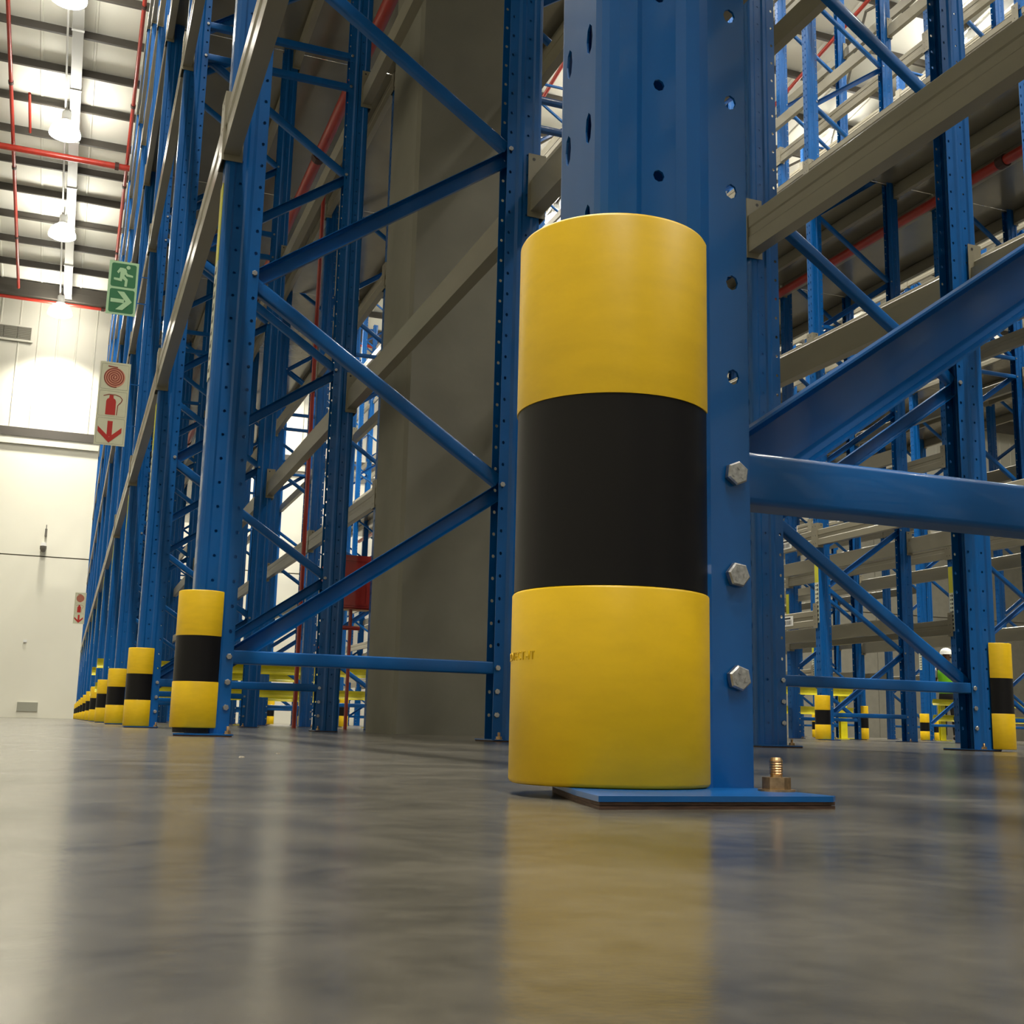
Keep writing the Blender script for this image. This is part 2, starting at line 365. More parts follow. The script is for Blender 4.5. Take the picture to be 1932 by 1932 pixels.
def brace(x0, z0, x1, z1, w, flip, y=0.0):
    p0, p1 = Vector((x0, 0, z0)), Vector((x1, 0, z1)); d = (p1 - p0).normalized(); up = Vector((-d.z, 0, d.x))
    s = 1 if not flip else -1
    return MB().prism(cprof(w, .030, .005 if z0 == z1 else .009), p0 + Vector((0, y - .015 * s, 0)), p1 + Vector((0, y - .015 * s, 0)), up, (0, s, 0)).mesh('brace', M['blue'], smooth=35, fix=True)
DEP = 1.074
xa, xb = BF, DEP - BF
HOR = brace(xa - .008, 0, xb + .008, 0, .040, False, -.0195)
DUP = brace(xa, 0, xb, .592, .052, True, .0125)        # rises to the rear; channel open to the front
DDN = brace(xb, .030, xa, .595, .044, False, .0125)       # rises to the front; closed face
def hexbolt(r, h, washer=True):
    b = MB()
    if washer: b.cyl((0, 0, 0), (0, -.0015, 0), r * 1.25, 20)
    b.cyl((0, -.001, 0), (0, -h * .8, 0), r, 6); b.cyl((0, -h * .8, 0), (0, -h, 0), r, 6, r * .86)
    for t in (0, 2.1, 4.2): b.box(r * .45 * math.cos(t) - .0011, -h - .0004, r * .45 * math.sin(t) - .0016, r * .45 * math.cos(t) + .0011, -h + .0001, r * .45 * math.sin(t) + .0016)
    return b
BOLT = hexbolt(.0092, .0062, False).mesh('bolt', M['zinc'], fix=True)
SB = MB()
fz = [.084, .158, .233]
nodes_f = [1.433, 2.633, 3.80, 4.0, 5.2, 6.4, 7.6, 8.8, 10.0, 11.2]; nodes_r = [.835, 2.033, 3.233, 3.80, 4.0, 4.6, 5.8, 7.0, 8.2, 9.4, 10.6]
for x, zs in ((BF, fz[:2] + nodes_f), (DEP - BF, fz + nodes_r)):
    for z in zs:
        for sy in (-1, 1): SB.cyl((x, sy * .0375, z), (x, sy * .0435, z), .0085, 6)
SMALLB = SB.mesh('bolts', M['zinc'])
SB = MB()
for x, zs in ((BF, fz + nodes_r), (DEP - BF, fz[:2] + nodes_f)):
    for z in zs:
        for sy in (-1, 1): SB.cyl((x, sy * .0375, z), (x, sy * .0435, z), .0085, 6)
SMALLBM = SB.mesh('bolts', M['zinc'])
# base plates
PLATE = MB().prism([(-.04, -.135), (.122, -.135), (.128, -.129), (.128, .040), (.122, .046), (.004, .046), (-.028, -.075)], (0, 0, .0045), (0, 0, .0078), (1, 0, 0), (0, 1, 0)).mesh('base_plate', M['blue'], fix=True)
SHP = [(-.039, -.134), (.124, -.134), (.124, .044), (.006, .044), (-.027, -.075)]
SHIM = MB().prism(SHP, (0, 0, 0), (0, 0, .0020), (1, 0, 0), (0, 1, 0)).prism([(u * .985, v * .99) for u, v in SHP], (0, 0, .0020), (0, 0, .0025), (1, 0, 0), (0, 1, 0)).prism(SHP, (0, 0, .0025), (0, 0, .0045), (1, 0, 0), (0, 1, 0)).mesh('shim', M['shim'])
NUTP = MB().cyl((0, 0, .0078), (0, 0, .0092), .0125, 20).cyl((0, 0, .0092), (0, 0, .0170), .0095, 6)
NUT = NUTP.mesh('nut', M['brass'], fix=True)
STUD = MB().lathe([(0, .030), (.0034, .030), (.0042, .0285)] + [q for k in range(6) for q in ((.0046, .0275 - k * .0016), (.0040, .0267 - k * .0016))] + [(.0046, .012)], 14).mesh('stud', M['brass'])
STRIP = MB().box(-.0028, -.020, 1.10, -.0006, .014, 1.72)
def strip_mesh():
    b = MB(); b.cm = 0; b.box(-.0030, -.030, 1.46, -.0005, .028, 1.72); b.cm = 1; b.box(-.0030, -.030, 1.08, -.0005, .028, 1.46); b.cm = 2
    for k in range(9):
        z = 1.10 + k * .04; b.box(-.0034, -.024, z, -.0029, -.006, z + .022); b.box(-.0034, 0, z + .006, -.0029, .018, z + .016)
    return b.mesh('height_label_strip', [M['lemon'], M['labelw'], M['ink']])
STRIPM = strip_mesh()
ROWN = {'A': 'rack row along the open left aisle', 'B': 'rack row behind the grey column', 'C': 'first rack row across the second aisle', 'D': 'second rack row across the second aisle',
        'E': 'third rack row across the second aisle', 'F': 'fourth rack row across the second aisle'}
START = {'A': 0, 'B': 0, 'C': 2, 'D': 2, 'E': 3, 'F': 3}
END = 12
def frame(row, n):
    x0, x1 = ROWS[row]; k = n - START[row]
    if row == 'A' and n == 0: lab = 'big blue upright frame carrying the largest striped guard'
    elif row == 'A': lab = 'blue upright frame, %s beyond the large guard, %s' % (ORD[n - 1], ROWN[row])
    else: lab = 'blue upright frame, %s from the front, %s' % (ORD[k], ROWN[row])
    t = thing('upright_frame', lab, 'rack frame', (x0, FY(n), 0), group='blue upright frames')
    for s in (0, 1):
        u = obj('upright', UP, t, (DEP * s, 0, .0078), PI * s)
        # rear base plates keep the long side towards the viewer's side of the frame as well
        obj('base_plate', PLATE, u, (0, 0, -.0078)); obj('shim', SHIM, u, (0, 0, -.0078))
        if n <= 3 or s == 0:
            ny = -.078 if s == 0 else .078
            q = obj('anchor_stud', STUD, t, (.118 if s == 0 else DEP - .118, -.078, 0)); obj('nut', NUT, q)
        if s == 0 and row in 'ACDE' and n > 0: obj('height_label_strip', STRIPM, u, (0, 0, -.0078))
        if s == 1 and row in 'BDF': obj('height_label_strip', STRIPM, u, (0, 0, -.0078))
    for z in (.233, 3.80, 4.0, HTOP - .15): obj('horizontal_brace', HOR, t, (0, 0, z))
    z = .224; up = row in 'ACE'
    while z < HTOP - .7:
        if 3.75 < z < 3.95: z = 3.99
        obj('diagonal_brace', DUP if up else DDN, t, (0, 0, z)); z += .6; up = not up
    if (row == 'A' and n <= 2) or (row == 'B' and n == 1):
        for x, zs in ((BF, fz + (nodes_f if row == 'A' else nodes_r)), (DEP - BF, fz + (nodes_r if row == 'A' else nodes_f))):
            for z in zs:
                if z < 4.5:
                    o = obj('bolt', BOLT, t, (x, -.0375, z)); o.rotation_euler = (0, random.uniform(0, 1), 0)
        if True:
            pass
    else: obj('bolts', SMALLB if row in 'ACE' else SMALLBM, t, kind='stuff')
    return t
for row in ROWS:
    for n in range(START[row], END + 1): frame(row, n)
BRM = MB()
def add_mesh(b, me, dz=0):
    o = len(b.v); b.v += [(v.co.x, v.co.y, v.co.z + dz) for v in me.vertices]
    for p in me.polygons: b.face([o + i for i in p.vertices])
for z in (.233, 3.80, 4.0, HTOP - .15): add_mesh(BRM, HOR, z)
z = .224; up = True
while z < HTOP - .7:
    if 3.75 < z < 3.95: z = 3.99
    add_mesh(BRM, DUP if up else DDN, z); z += .6; up = not up
BRACES = BRM.mesh('braces', M['blue'])
FRONT = {'A': -4, 'B': -4, 'C': -3, 'D': -3, 'E': -3, 'F': -3}  # first of the unseen bays, added to shade the lower bays from lamps
for row, (x0, x1) in ROWS.items():
    for n in range(FRONT[row], START[row]):
        t = thing('upright_frame', 'added light-blocking blue upright frame, %s one back, %s' % (ORD[START[row] - n - 1], ROWN[row]), 'rack frame', (x0, FY(n), 0), group='added unseen upright frames blocking light')
        for s in (0, 1):
            u = obj('upright', UP, t, (DEP * s, 0, .0078), PI * s); obj('base_plate', PLATE, u, (0, 0, -.0078)); obj('shim', SHIM, u, (0, 0, -.0078))
        obj('braces', BRACES, t, kind='stuff')
# ---- beams
BL = PITCHY - .098
bp = [(0, 0), (.05, 0), (.05, .112), (.032, .112), (.032, .142), (.024, .150), (.006, .150), (0, .144), (0, .098), (.004, .092), (.004, .062), (0, .056)]
BEAMM = MB().prism(bp, (-.010, -BL / 2, 0), (-.010, BL / 2, 0), (1, 0, 0), (0, 0, 1)).mesh('beam', M['beam'], fix=True)
def connector():
    b = MB()
    b.box(-.012, -.0035, -.02, .050, 0, .215)                       # end plate across the post
    b.box(-.0155, -.066, -.02, -.012, 0, .215)                      # leg lapping the bearing face
    b.cm = 1
    for z in (.020, .095, .185): b.cyl((-.0152, -.030, z), (-.0160, -.030, z), .005, 8)
    b.cyl((.030, -.0034, .195), (.030, -.0042, .195), .006, 10); b.cyl((.030, .0, .195), (.030, .0006, .195), .006, 10)
    return b.mesh('beam_connector', [M['beam'], M['ink']], fix=True)
CON0 = connector()
CON1m = MB()
b = MB(); b.box(-.012, 0, -.02, .050, .0035, .215); b.box(-.0155, 0, -.02, -.012, .066, .215); b.cm = 1
for z in (.020, .095, .185): b.cyl((-.0152, .030, z), (-.0160, .030, z), .005, 8)
b.cyl((.030, -.0006, .195), (.030, .0, .195), .006, 10)
CON1 = b.mesh('beam_connector', [M['beam'], M['ink']], fix=True)
def barcode():
    b = MB(); b.box(-.0125, -.13, .03, -.0103, .13, .125); b.cm = 1
    y = -.10
    while y < .09:
        wd = random.choice((.004, .007, .011)); b.box(-.0130, y, .042, -.0124, y + wd, .085); y += wd + random.choice((.005, .008))
    b.box(-.0130, -.09, .096, -.0124, .07, .112)
    return b.mesh('barcode_label', [M['panelw'], M['ink']])
BAR = barcode()
LVN = ['lowest', 'second', 'third', 'fourth', 'fifth', 'sixth', 'seventh', 'eighth']
F_, R_, U_ = Fv, Rv, Uv
def px(p):
    d = Vector(p) - Vector((0, 0, CAMH)); f = d.dot(F_)
    if f < .3: return None
    return 966 + 2205 * d.dot(R_) / f, 966 - 2205 * d.dot(U_) / f
cands = []
for row, (x0, x1) in ROWS.items():
    for n in range(START[row], END):
        lvs = LV if row in 'AB' or n < 3 else [1.05, 1.81, 2.75] + LV[1:]
        if row not in 'AB' and n in ((4, 5) if row in 'EF' else (4,)): lvs = LV[1:]
        for face in (0, 1):
            for li, z in enumerate(lvs):
                xf = x0 if face == 0 else x1; ya, yb = FY(n) + .049, FY(n + 1) - .049
                L = 0; vis = False
                pp = [px((xf, ya + (yb - ya) * t, z)) for t in (0, .25, .5, .75, 1)]
                seg = [(p, q) for p, q in zip(pp, pp[1:]) if p and q]
                for p, q in seg:
                    m = ((p[0] + q[0]) / 2, (p[1] + q[1]) / 2)
                    if -120 < m[0] < 2050 and -400 < m[1] < 1932: vis = True; L += math.hypot(p[0] - q[0], p[1] - q[1])
                th = 2205 * .15 / max(1, (Vector((xf, ya, z))).dot(F_))
                cands.append((L * th if vis else 0, row, n, face, li, z, xf, ya, yb))
cands.sort(key=lambda c: -c[0])
real = [c for c in cands if c[0] > 0][:296]; rest = [c for c in cands if c not in real]
for (s, row, n, face, li, z, xf, ya, yb) in real:
    lab = 'grey beam, %s level, %s side of bay %d, %s' % (LVN[li], 'near' if face == 0 else 'far', n - START[row] + 1, ROWN[row])
    lab = 'grey %s-level %s beam, %s bay, %s' % (LVN[li], 'front' if face == 0 else 'back', ORD[n - START[row]], ROWN[row])
    t = thing('rack_beam', lab, 'beam', (xf, (ya + yb) / 2, z), 0 if face == 0 else PI, group='grey rack beams')
    t['kind'] = 'thing'; obj('beam', BEAMM, t)
    obj('connector', CON1, t, (0, BL / 2, 0)); obj('connector', CON0, t, (0, -BL / 2, 0))
    if row in 'CE' and face == 0 and n >= 3 and z < 4: 
        for q in (-.9, .45): obj('barcode_label', BAR, t, (0, q, 0))
b = MB()
for (s, row, n, face, li, z, xf, ya, yb) in rest:
    q = [(-u, v) for u, v in bp] if face else bp
    b.prism(bp if not face else q, (xf + (-.010 if not face else .010), ya, z), (xf + (-.010 if not face else .010), yb, z), (1, 0, 0), (0, 0, 1))
for row, (x0, x1) in ROWS.items():
    for n in range(FRONT[row], START[row]):  # beams of the added unseen bays that block lamp light
        for xf, q in ((x0, bp), (x1, [(-u, v) for u, v in bp])):
            for z in LV: b.prism(q, (xf + (-.010 if xf == x0 else .010), FY(n) + .049, z), (xf + (-.010 if xf == x0 else .010), FY(n + 1) - .049, z), (1, 0, 0), (0, 0, 1))
obj('distant_and_added_beams', b.mesh('distant_and_added_beams', M['beam'], fix=True), kind='stuff', label='remaining small grey rack beams filling the distant bays, with added unseen light-blocking ones', cat='beams')
# ---- fire decks laid on the third level
for row, (x0, x1) in ROWS.items():
    t = thing('fire_deck', 'flat grey metal deck on the third level, ' + ROWN[row], 'deck', (0, 0, 0), group='metal decks on the third level')
    me = MB().box(x0 - .005, .004, 5.682, x1 + .005, PITCHY - .004, 5.686).mesh('deck_panel', M['deck'])
    for n in range(FRONT[row], END): obj('deck_panel', me, t, (0, FY(n), 0))  # also covers the added bays, to keep lamp light off the racks
    if row in 'ACE':
        xg0, xg1 = x1 + .006, ROWS[chr(ord(row) + 1)][0] - .006
        for n in range(FRONT[row], END):
            ya, yb = FY(n) + .004, FY(n + 1) - .004
            if row == 'A' and n == 1: yb = 5.88
            if row == 'A' and n == 2: ya = 6.54
            obj('gap_panel', MB().box(xg0, ya, 5.682, xg1, yb, 5.686).mesh('gap_panel', M['deck']), t)
# ================================================================== post guards
def guard(x, y, zb, sgn, label, big=False, foam=False):
    """C-shaped sleeve, H .4; sgn -1: bulges to -x (open to +x)"""
    R = .0716; t = .006; H = .40; op = math.asin(.0445 / R)
    n = 72 if big else 28
    th = [op + (2 * PI - 2 * op) * i / n for i in range(n + 1)]
    def tube(rads, m, name):
        b = MB(); k = len(rads)
        for a in th:
            for r, z in rads: b.v.append((r * math.cos(a) * (-sgn), r * math.sin(a), z))
        for i in range(n):
            for j in range(k): q = (i * k + j, (i + 1) * k + j, (i + 1) * k + (j + 1) % k, i * k + (j + 1) % k); b.face(q if sgn < 0 else q[::-1])
        b.face([j for j in range(k)]); b.face([n * k + j for j in range(k - 1, -1, -1)])
        return b.mesh(name, m, smooth=50, fix=True)
    key = (big, sgn)
    if key not in GM:
        a, c = H / 3, 2 * H / 3
        GM[key] = (tube([(R - t, .001), (R - t, a), (R - .0020, a), (R - .0008, a - .0008), (R, a - .002), (R, .003), (R - .001, .001), (R - .003, 0)], M['yellow'], 'sleeve_band'),
                   tube([(R - t, a), (R - t, c), (R - .0012, c), (R - .0012, a)], M['black'], 'black_band'),
                   tube([(R - t, c), (R - t, H - .002), (R - .0035, H), (R - .0015, H - .001), (R - .0004, H - .003), (R - .0004, c)], M['yellow'], 'sleeve_band'))
    g = thing('post_guard', label, 'guard', (x, y, zb), group='striped post guards')
    obj('lower_yellow_band', GM[key][0], g); obj('black_band', GM[key][1], g); obj('upper_yellow_band', GM[key][2], g)
    if foam: obj('foam_liner', MB().prism([(.052 * math.cos(a) * (-sgn), .052 * math.sin(a)) for a in [op + .3 + (2 * PI - 2 * op - .6) * i / 24 for i in range(25)]] + [(.062 * math.cos(a) * (-sgn), .062 * math.sin(a)) for a in [op + .3 + (2 * PI - 2 * op - .6) * i / 24 for i in range(24, -1, -1)]],
                 (0, 0, -zb + .0096), (0, 0, .1), (1, 0, 0), (0, 1, 0)).mesh('foam_liner', M['rubber'], fix=True), g)
    return g
GM = {}
gx = ROWS['A'][0] + .031
big = guard(gx, A0, .0079, -1, 'largest yellow and black post guard, in the foreground', True)
for n in range(1, END + 1):
    guard(gx, FY(n), .0234 if n == 1 else .0080, -1, 'striped post guard, %s beyond the large one along the left aisle' % ORD[n - 1], n < 3, n in (1, 3))
for row, face in (('B', 1), ('C', 0), ('D', 1), ('E', 0), ('F', 1)):
    for n in range(START[row], END + 1):
        if row == 'B' and n == 0: continue
        x = ROWS[row][0] + .031 if face == 0 else ROWS[row][1] - (-.012 if row == 'B' else .031)
        lab = 'striped post guard at the right edge, beside the blue frame with three bolts' if (row == 'B' and n == 1) else 'small striped post guard, %s from the front, %s' % (ORD[n - START[row]], ROWN[row])
        guard(x, FY(n), .0080, -1 if face == 0 else 1, lab, row == 'B' and n == 1, False)
# raised maker's lettering on the big guard, wrapped round the sleeve
def wrapped_text(s, size, R, ang_end, z, depth):
    cu = bpy.data.curves.new('t', 'FONT'); cu.body = s; cu.size = size; cu.extrude = depth; cu.resolution_u = 2; cu.space_character = 1.1
    to = bpy.data.objects.new('t', cu); COL.objects.link(to); dg = bpy.context.evaluated_depsgraph_get()
    me = bpy.data.meshes.new_from_object(to.evaluated_get(dg)); bpy.data.objects.remove(to); bpy.data.curves.remove(cu)
    wd = max(v.co.x for v in me.vertices)
    for v in me.vertices:
        a = ang_end - (wd - v.co.x) / R; r = R + v.co.z
        v.co = (r * math.sin(a), -r * math.cos(a), z + v.co.y)
    me.materials.append(M['yellow']); return me
va = math.atan2(gx, A0)        # angle towards the camera
obj('raised_lettering', wrapped_text('PROTECT-IT', .0085, .0716, -va - .80, .0842, .00055), big)
# ================================================================== yellow barriers at the walkway through the racks
RP = [(0, 0), (.016, .012), (.026, .032), (.026, .062), (.014, .084), (0, .10), (.004, .10), (.018, .086), (.030, .063), (.030, .031), (.020, .010), (.004, 0)]
def barrier(x0, x1, y, label, step=1.4, ends=True):
    t = thing('safety_barrier', label, 'barrier', (x0, y, 0), group='yellow barriers by the walkway')
    L = x1 - x0
    for z in (.56, .31): obj('rail', MB().prism(RP, (0, -.056, z), (L, -.056, z), (0, 1, 0), (0, 0, 1)).mesh('rail', M['barrier'], fix=True), t)
    n = max(1, int(L / step)); post = MB().box(-.05, -.025, 0, .05, -.017, .66).box(-.05, .017, 0, .05, .025, .66).box(-.004, -.017, 0, .004, .017, .66).box(-.12, -.08, 0, .12, .08, .012).mesh('barrier_post', M['barrier'])
    for k in range(n + 1) if n > 1 else [.5]:
        obj('barrier_post', post, t, (min(max(L * k / n if n > 1 else L / 2, .45 if n > 1 else 0), L - (.14 if n > 1 else 0)), 0, 0))
    return t
barrier(.30, 3.45, 13.15, 'yellow barrier under the nearer racks, front side of the walkway')
barrier(.30, 3.45, 15.45, 'yellow barrier under the nearer racks, far side of the walkway')
barrier(6.45, 9.82, 13.15, 'yellow barrier beyond the small guards, front side of the walkway')
barrier(6.45, 9.42, 15.45, 'yellow barrier beyond the small guards, far side of the walkway')
barrier(13.08, 13.49, 15.45, 'short yellow two-rail barrier with one post beside the worker')
barrier(14.2, 16.2, 15.45, 'yellow barrier behind the guard at the right edge')
# ================================================================== signs
def rrect(b, x0, z0, x1, z1, y, r=.012, n=5):
    pts = []
    for cx, cz, a0 in ((x1 - r, z1 - r, 0), (x0 + r, z1 - r, PI / 2), (x0 + r, z0 + r, PI), (x1 - r, z0 + r, 1.5 * PI)):
        for k in range(n + 1): a = a0 + k * PI / 2 / n; pts.append((cx + r * math.cos(a), y, cz + r * math.sin(a)))
    b.poly(pts[::-1])
def sign_board(parent, w, h, m):
    obj('board', MB().box(0, 0, 0, w, .003, h).mesh('sign_board', m), parent)
    for f in (.25, .75): obj('sign_bracket', MB().box(w, .001, h * f, w + .075, .003, h * f + .008).mesh('sign_bracket', M['blue']), parent)
def stroke(b, pts, wd, y, tilt=0):
    for (xa, za), (xb, zb) in zip(pts, pts[1:]):
        d = Vector((xb - xa, zb - za)); 
        if d.length < 1e-6: continue
        d.normalize(); n = Vector((-d.y, d.x)) * wd / 2
        b.poly([(xa + n.x, y, za + n.y), (xa - n.x, y, za - n.y), (xb - n.x, y, zb - n.y), (xb + n.x, y, zb + n.y)][::1])
def pic(parent, name, b, m):
    obj(name, b.mesh(name, m), parent)
def exit_sign(x, y, z):
    t = thing('exit_sign', 'green running man exit sign with white arrow, fixed to the rack row', 'sign', (x, y, z))
    W, H = .218, .436
    sign_board(t, W, H, M['signlg'])
    b = MB()
    for z0 in (.016, .226): rrect(b, .018, z0, W - .016, z0 + .192, -.0008, .016)
    pic(t, 'green_panel', b, M['signg'])
    # running man, in units of a 0..100 panel
    def q(px_, pz): return (.018 + px_ * .00184, .226 + pz * .00192)
    b = MB(); c = q(67, 86)
    b.poly([(c[0] + .0155 * math.cos(a * PI / 10), -.0016, c[1] + .0155 * math.sin(a * PI / 10)) for a in range(20)][::-1])
    Y = -.0016
    cnt = [0]
    def P(pts): cnt[0] += 1; b.poly([(q(*p)[0], Y - .00015 * cnt[0], q(*p)[1]) for p in pts])
    P([(36, 82), (56, 80), (62, 70), (48, 38), (36, 42)])                       # trunk
    P([(34, 82), (48, 82), (44, 72), (30, 60), (26, 66)]) ; P([(34, 82), (38, 74), (29, 56), (22, 63)])   # rear arm
    P([(58, 72), (66, 58), (88, 54), (88, 46), (62, 48), (52, 60)])             # front arm
    P([(36, 44), (48, 48), (44, 24), (12, 28), (12, 37), (34, 36)])             # trailing leg
    P([(42, 46), (52, 50), (68, 34), (66, 4), (56, 4), (57, 28), (42, 38)])     # leading leg
    pic(t, 'running_man', b, M['signlg'])
    b = MB()
    def q2(px_, pz): return (.018 + px_ * .00184, .016 + pz * .00192)
    for pts in ([(6, 58), (60, 58), (60, 42), (6, 42)], [(30, 90), (58, 90), (92, 50), (66, 50)], [(92, 50), (66, 50), (28, 12), (56, 12)]):
        cnt[0] += 1; b.poly([(q2(*p)[0], Y - .00015 * cnt[0], q2(*p)[1]) for p in pts])
    pic(t, 'white_arrow', b, M['signlg'])
exit_sign(.046, FY(3) - .055, 3.125)
def fire_sign(x, y, z, label, sc=1.0):
    t = thing('fire_point_sign', label, 'sign', (x, y, z))
    W, H = .222, .655; sign_board(t, W, H, M['signw'])
    Y = -.0012; b = MB()
    for z0 in (.012, .226, .440):
        pts = []
        r = .012; x0, x1, z1 = .012, W - .012, z0 + .198
        for cx, cz, a0 in ((x1 - r, z1 - r, 0), (x0 + r, z1 - r, PI / 2), (x0 + r, z0 + r, PI), (x1 - r, z0 + r, 1.5 * PI)):
            for k in range(5): a = a0 + k * PI / 8; pts.append((cx + r * math.cos(a), cz + r * math.sin(a)))
        stroke(b, pts + pts[:1], .0012, Y)
    pic(t, 'panel_outline', b, M['ink'])
    cx, cz = .110, .535
    b = MB(); b.poly([(cx + .078 * math.cos(-a * PI / 24), Y + .0004, cz + .078 * math.sin(-a * PI / 24)) for a in range(48)]); pic(t, 'pink_disc', b, M['signp'])
    b = MB(); sp = []
    for k in range(0, 161): a = k / 160 * 2 * PI * 4.6; r = .004 + .074 * k / 160; sp.append((cx + r * math.cos(a + 1.2), cz + r * math.sin(a + 1.2)))
    stroke(b, sp, .0088, Y - .0004); stroke(b, [(cx - .052, cz + .086), (cx + .018, cz + .080)], .009, Y - .0004); pic(t, 'hose_spiral', b, M['signd'])
    b = MB(); e = .1; z0 = .238
    b.poly([(e - .036, Y, z0), (e + .036, Y, z0), (e + .036, Y, z0 + .105), (e + .030, Y, z0 + .122), (e + .016, Y, z0 + .132), (e + .014, Y, z0 + .155), (e - .014, Y, z0 + .155), (e - .016, Y, z0 + .132), (e - .030, Y, z0 + .122), (e - .036, Y, z0 + .105)])
    pic(t, 'extinguisher_picture', b, M['signr'])
    b = MB(); stroke(b, [(e - .058, z0 + .145), (e - .02, z0 + .160), (e + .03, z0 + .160), (e + .062, z0 + .150), (e + .080, z0 + .128), (e + .074, z0 + .108), (e + .050, z0 + .078), (e + .046, z0)], .006, Y); pic(t, 'hose_picture', b, M['signd'])
    b = MB(); e = .106; z0 = .020
    for pts in ([(-20, 180), (20, 180), (20, 50), (-20, 50)], [(-92, 132), (-92, 88), (0, 0), (0, 46), (-0, 46)], [(92, 132), (0, 46), (0, 0), (92, 88)]):
        Y -= .00015; b.poly([(e + p[0] * .00094, Y, z0 + p[1] * .00094) for p in pts])
    pic(t, 'red_arrow', b, M['signr'])
    return t
fire_sign(.046, FY(3) - .055, 2.085, 'large hose reel and extinguisher sign with red arrow, below the exit sign')
fire_sign(.046, FY(9) - .055, 1.97, 'small distant hose reel and extinguisher sign low on the rack row')
# ================================================================== far wall fittings
t = thing('wall_vent', 'grey slatted ventilation grille high on the far wall', 'vent', (-3.75, WALLY - .1, 10.86))
obj('vent_frame', MB().box(0, 0, 0, 2.0, .05, .06).box(0, 0, .44, 2.0, .05, .50).box(0, 0, .06, .06, .05, .44).box(1.94, 0, .06, 2, .05, .44).mesh('vent_frame', M['clad']), t)
for k in range(5):
    p = obj('vent_section', MB().box(.0, .02, 0, .36, .05, .38).mesh('vent_section', M['ventd']), t, (.06 + k * .378, 0, .06))
    bb = MB()
    for j in range(7): bb.poly([(0, 0, .02 + j * .052), (.36, 0, .02 + j * .052), (.36, .02, .055 + j * .052), (0, .02, .055 + j * .052)])
    obj('slat', bb.mesh('slat', M['ventd']), p, kind='stuff')
t = thing('security_camera', 'small white dome camera on the far wall', 'camera', (-.915, WALLY - .02, 4.72))
obj('bracket', MB().box(-.07, -.12, .12, .07, 0, .24).mesh('bracket', M['white']), t); obj('dome', MB().lathe([(0, -.10), (.06, -.08), (.09, 0), (.09, .08), (0, .1)], 16, (0, -.12, .06)).mesh('dome', M['rod'], smooth=50), t)
t = thing('wall_sensor', 'small dark sensor above the dome camera on the far wall', 'sensor', (-.88, WALLY - .02, 5.15))
obj('sensor_body', MB().box(-.03, -.12, 0, .03, 0, .22).mesh('sensor_body', M['rod']), t); obj('sensor_arm', MB().cyl((0, -.06, .2), (0, -.06, .34), .012, 8).mesh('sensor_arm', M['rod']), t)
t = thing('access_panel', 'pale grey rectangular access panel low on the far wall', 'panel', (-1.2, WALLY - .045, .18))
obj('panel_face', MB().box(0, 0, 0, .54, .025, .25).mesh('panel_face', M['grey']), t); obj('panel_frame', MB().box(-.01, .01, -.01, .55, .03, .26).mesh('panel_frame', M['wallw']), t)
obj('wall_switch', MB().box(0, 0, 0, .09, .03, .07).mesh('wall_switch', M['white']), None, (-1.2, WALLY - .05, 2.1), label='tiny white switch on the far wall below the dome camera', cat='switch')
# ================================================================== red hose cabinet in the gap
t = thing('hose_cabinet', 'red fire hose cabinet just left of the grey column', 'cabinet', (1.93, 9.50, .98))
obj('cabinet_body', MB().box(0, .02, 0, .40, .18, .45).mesh('cabinet_body', M['red']), t); dd = obj('cabinet_door', MB().box(.012, 0, .012, .388, .02, .438).box(.03, -.006, .03, .05, 0, .42).box(.35, -.006, .03, .37, 0, .42).box(.05, -.006, .40, .35, 0, .42).box(.05, -.006, .03, .35, 0, .05).mesh('cabinet_door', M['red']), t)
obj('handle', MB().box(.20, -.02, .19, .215, -.006, .25).mesh('handle', M['zinc']), dd)
obj('supply_pipe', MB().path([(.10, .1, 0), (.10, .1, -.10), (.02, .1, -.13), (.02, .1, -.22)], .018).mesh('supply_pipe', M['red'], smooth=40), t)
obj('stand_pipe', MB().path([(.17, .1, 0), (.17, .1, -.33), (-.02, .1, -.33)], .018).path([(.17, .1, -.15), (.33, .1, -.15)], .018).mesh('stand_pipe', M['red'], smooth=40), t)
obj('support_leg', MB().cyl((.25, .1, 0), (.25, .1, -.98), .015, 8).cyl((.17, .1, -.3), (.17, .1, -.98), .012, 8).mesh('support_leg', M['red']), t)
# ================================================================== the worker
def skinned(name, nodes, edges, m, parent, loc=(0, 0, 0), sub=1):
    me = bpy.data.meshes.new(name); me.from_pydata([n[0] for n in nodes], edges, [])
    o = bpy.data.objects.new(name, me); COL.objects.link(o)
    sk = o.modifiers.new('s', 'SKIN'); ss = o.modifiers.new('d', 'SUBSURF'); ss.levels = ss.render_levels = sub
    for i, n in enumerate(nodes): r = n[1]; me.skin_vertices[0].data[i].radius = r if isinstance(r, tuple) else (r, r)
    me.skin_vertices[0].data[0].use_root = True
    dg = bpy.context.evaluated_depsgraph_get(); nm = bpy.data.meshes.new_from_object(o.evaluated_get(dg)); bpy.data.objects.remove(o)
    nm.materials.clear(); nm.materials.append(m); nm.polygons.foreach_set('use_smooth', [True] * len(nm.polygons))
    return obj(name, nm, parent, loc)
PW = thing('person', 'person in white helmet and lime vest standing behind the yellow barrier', 'person', (16.78, 19.3, 0), math.radians(-62))
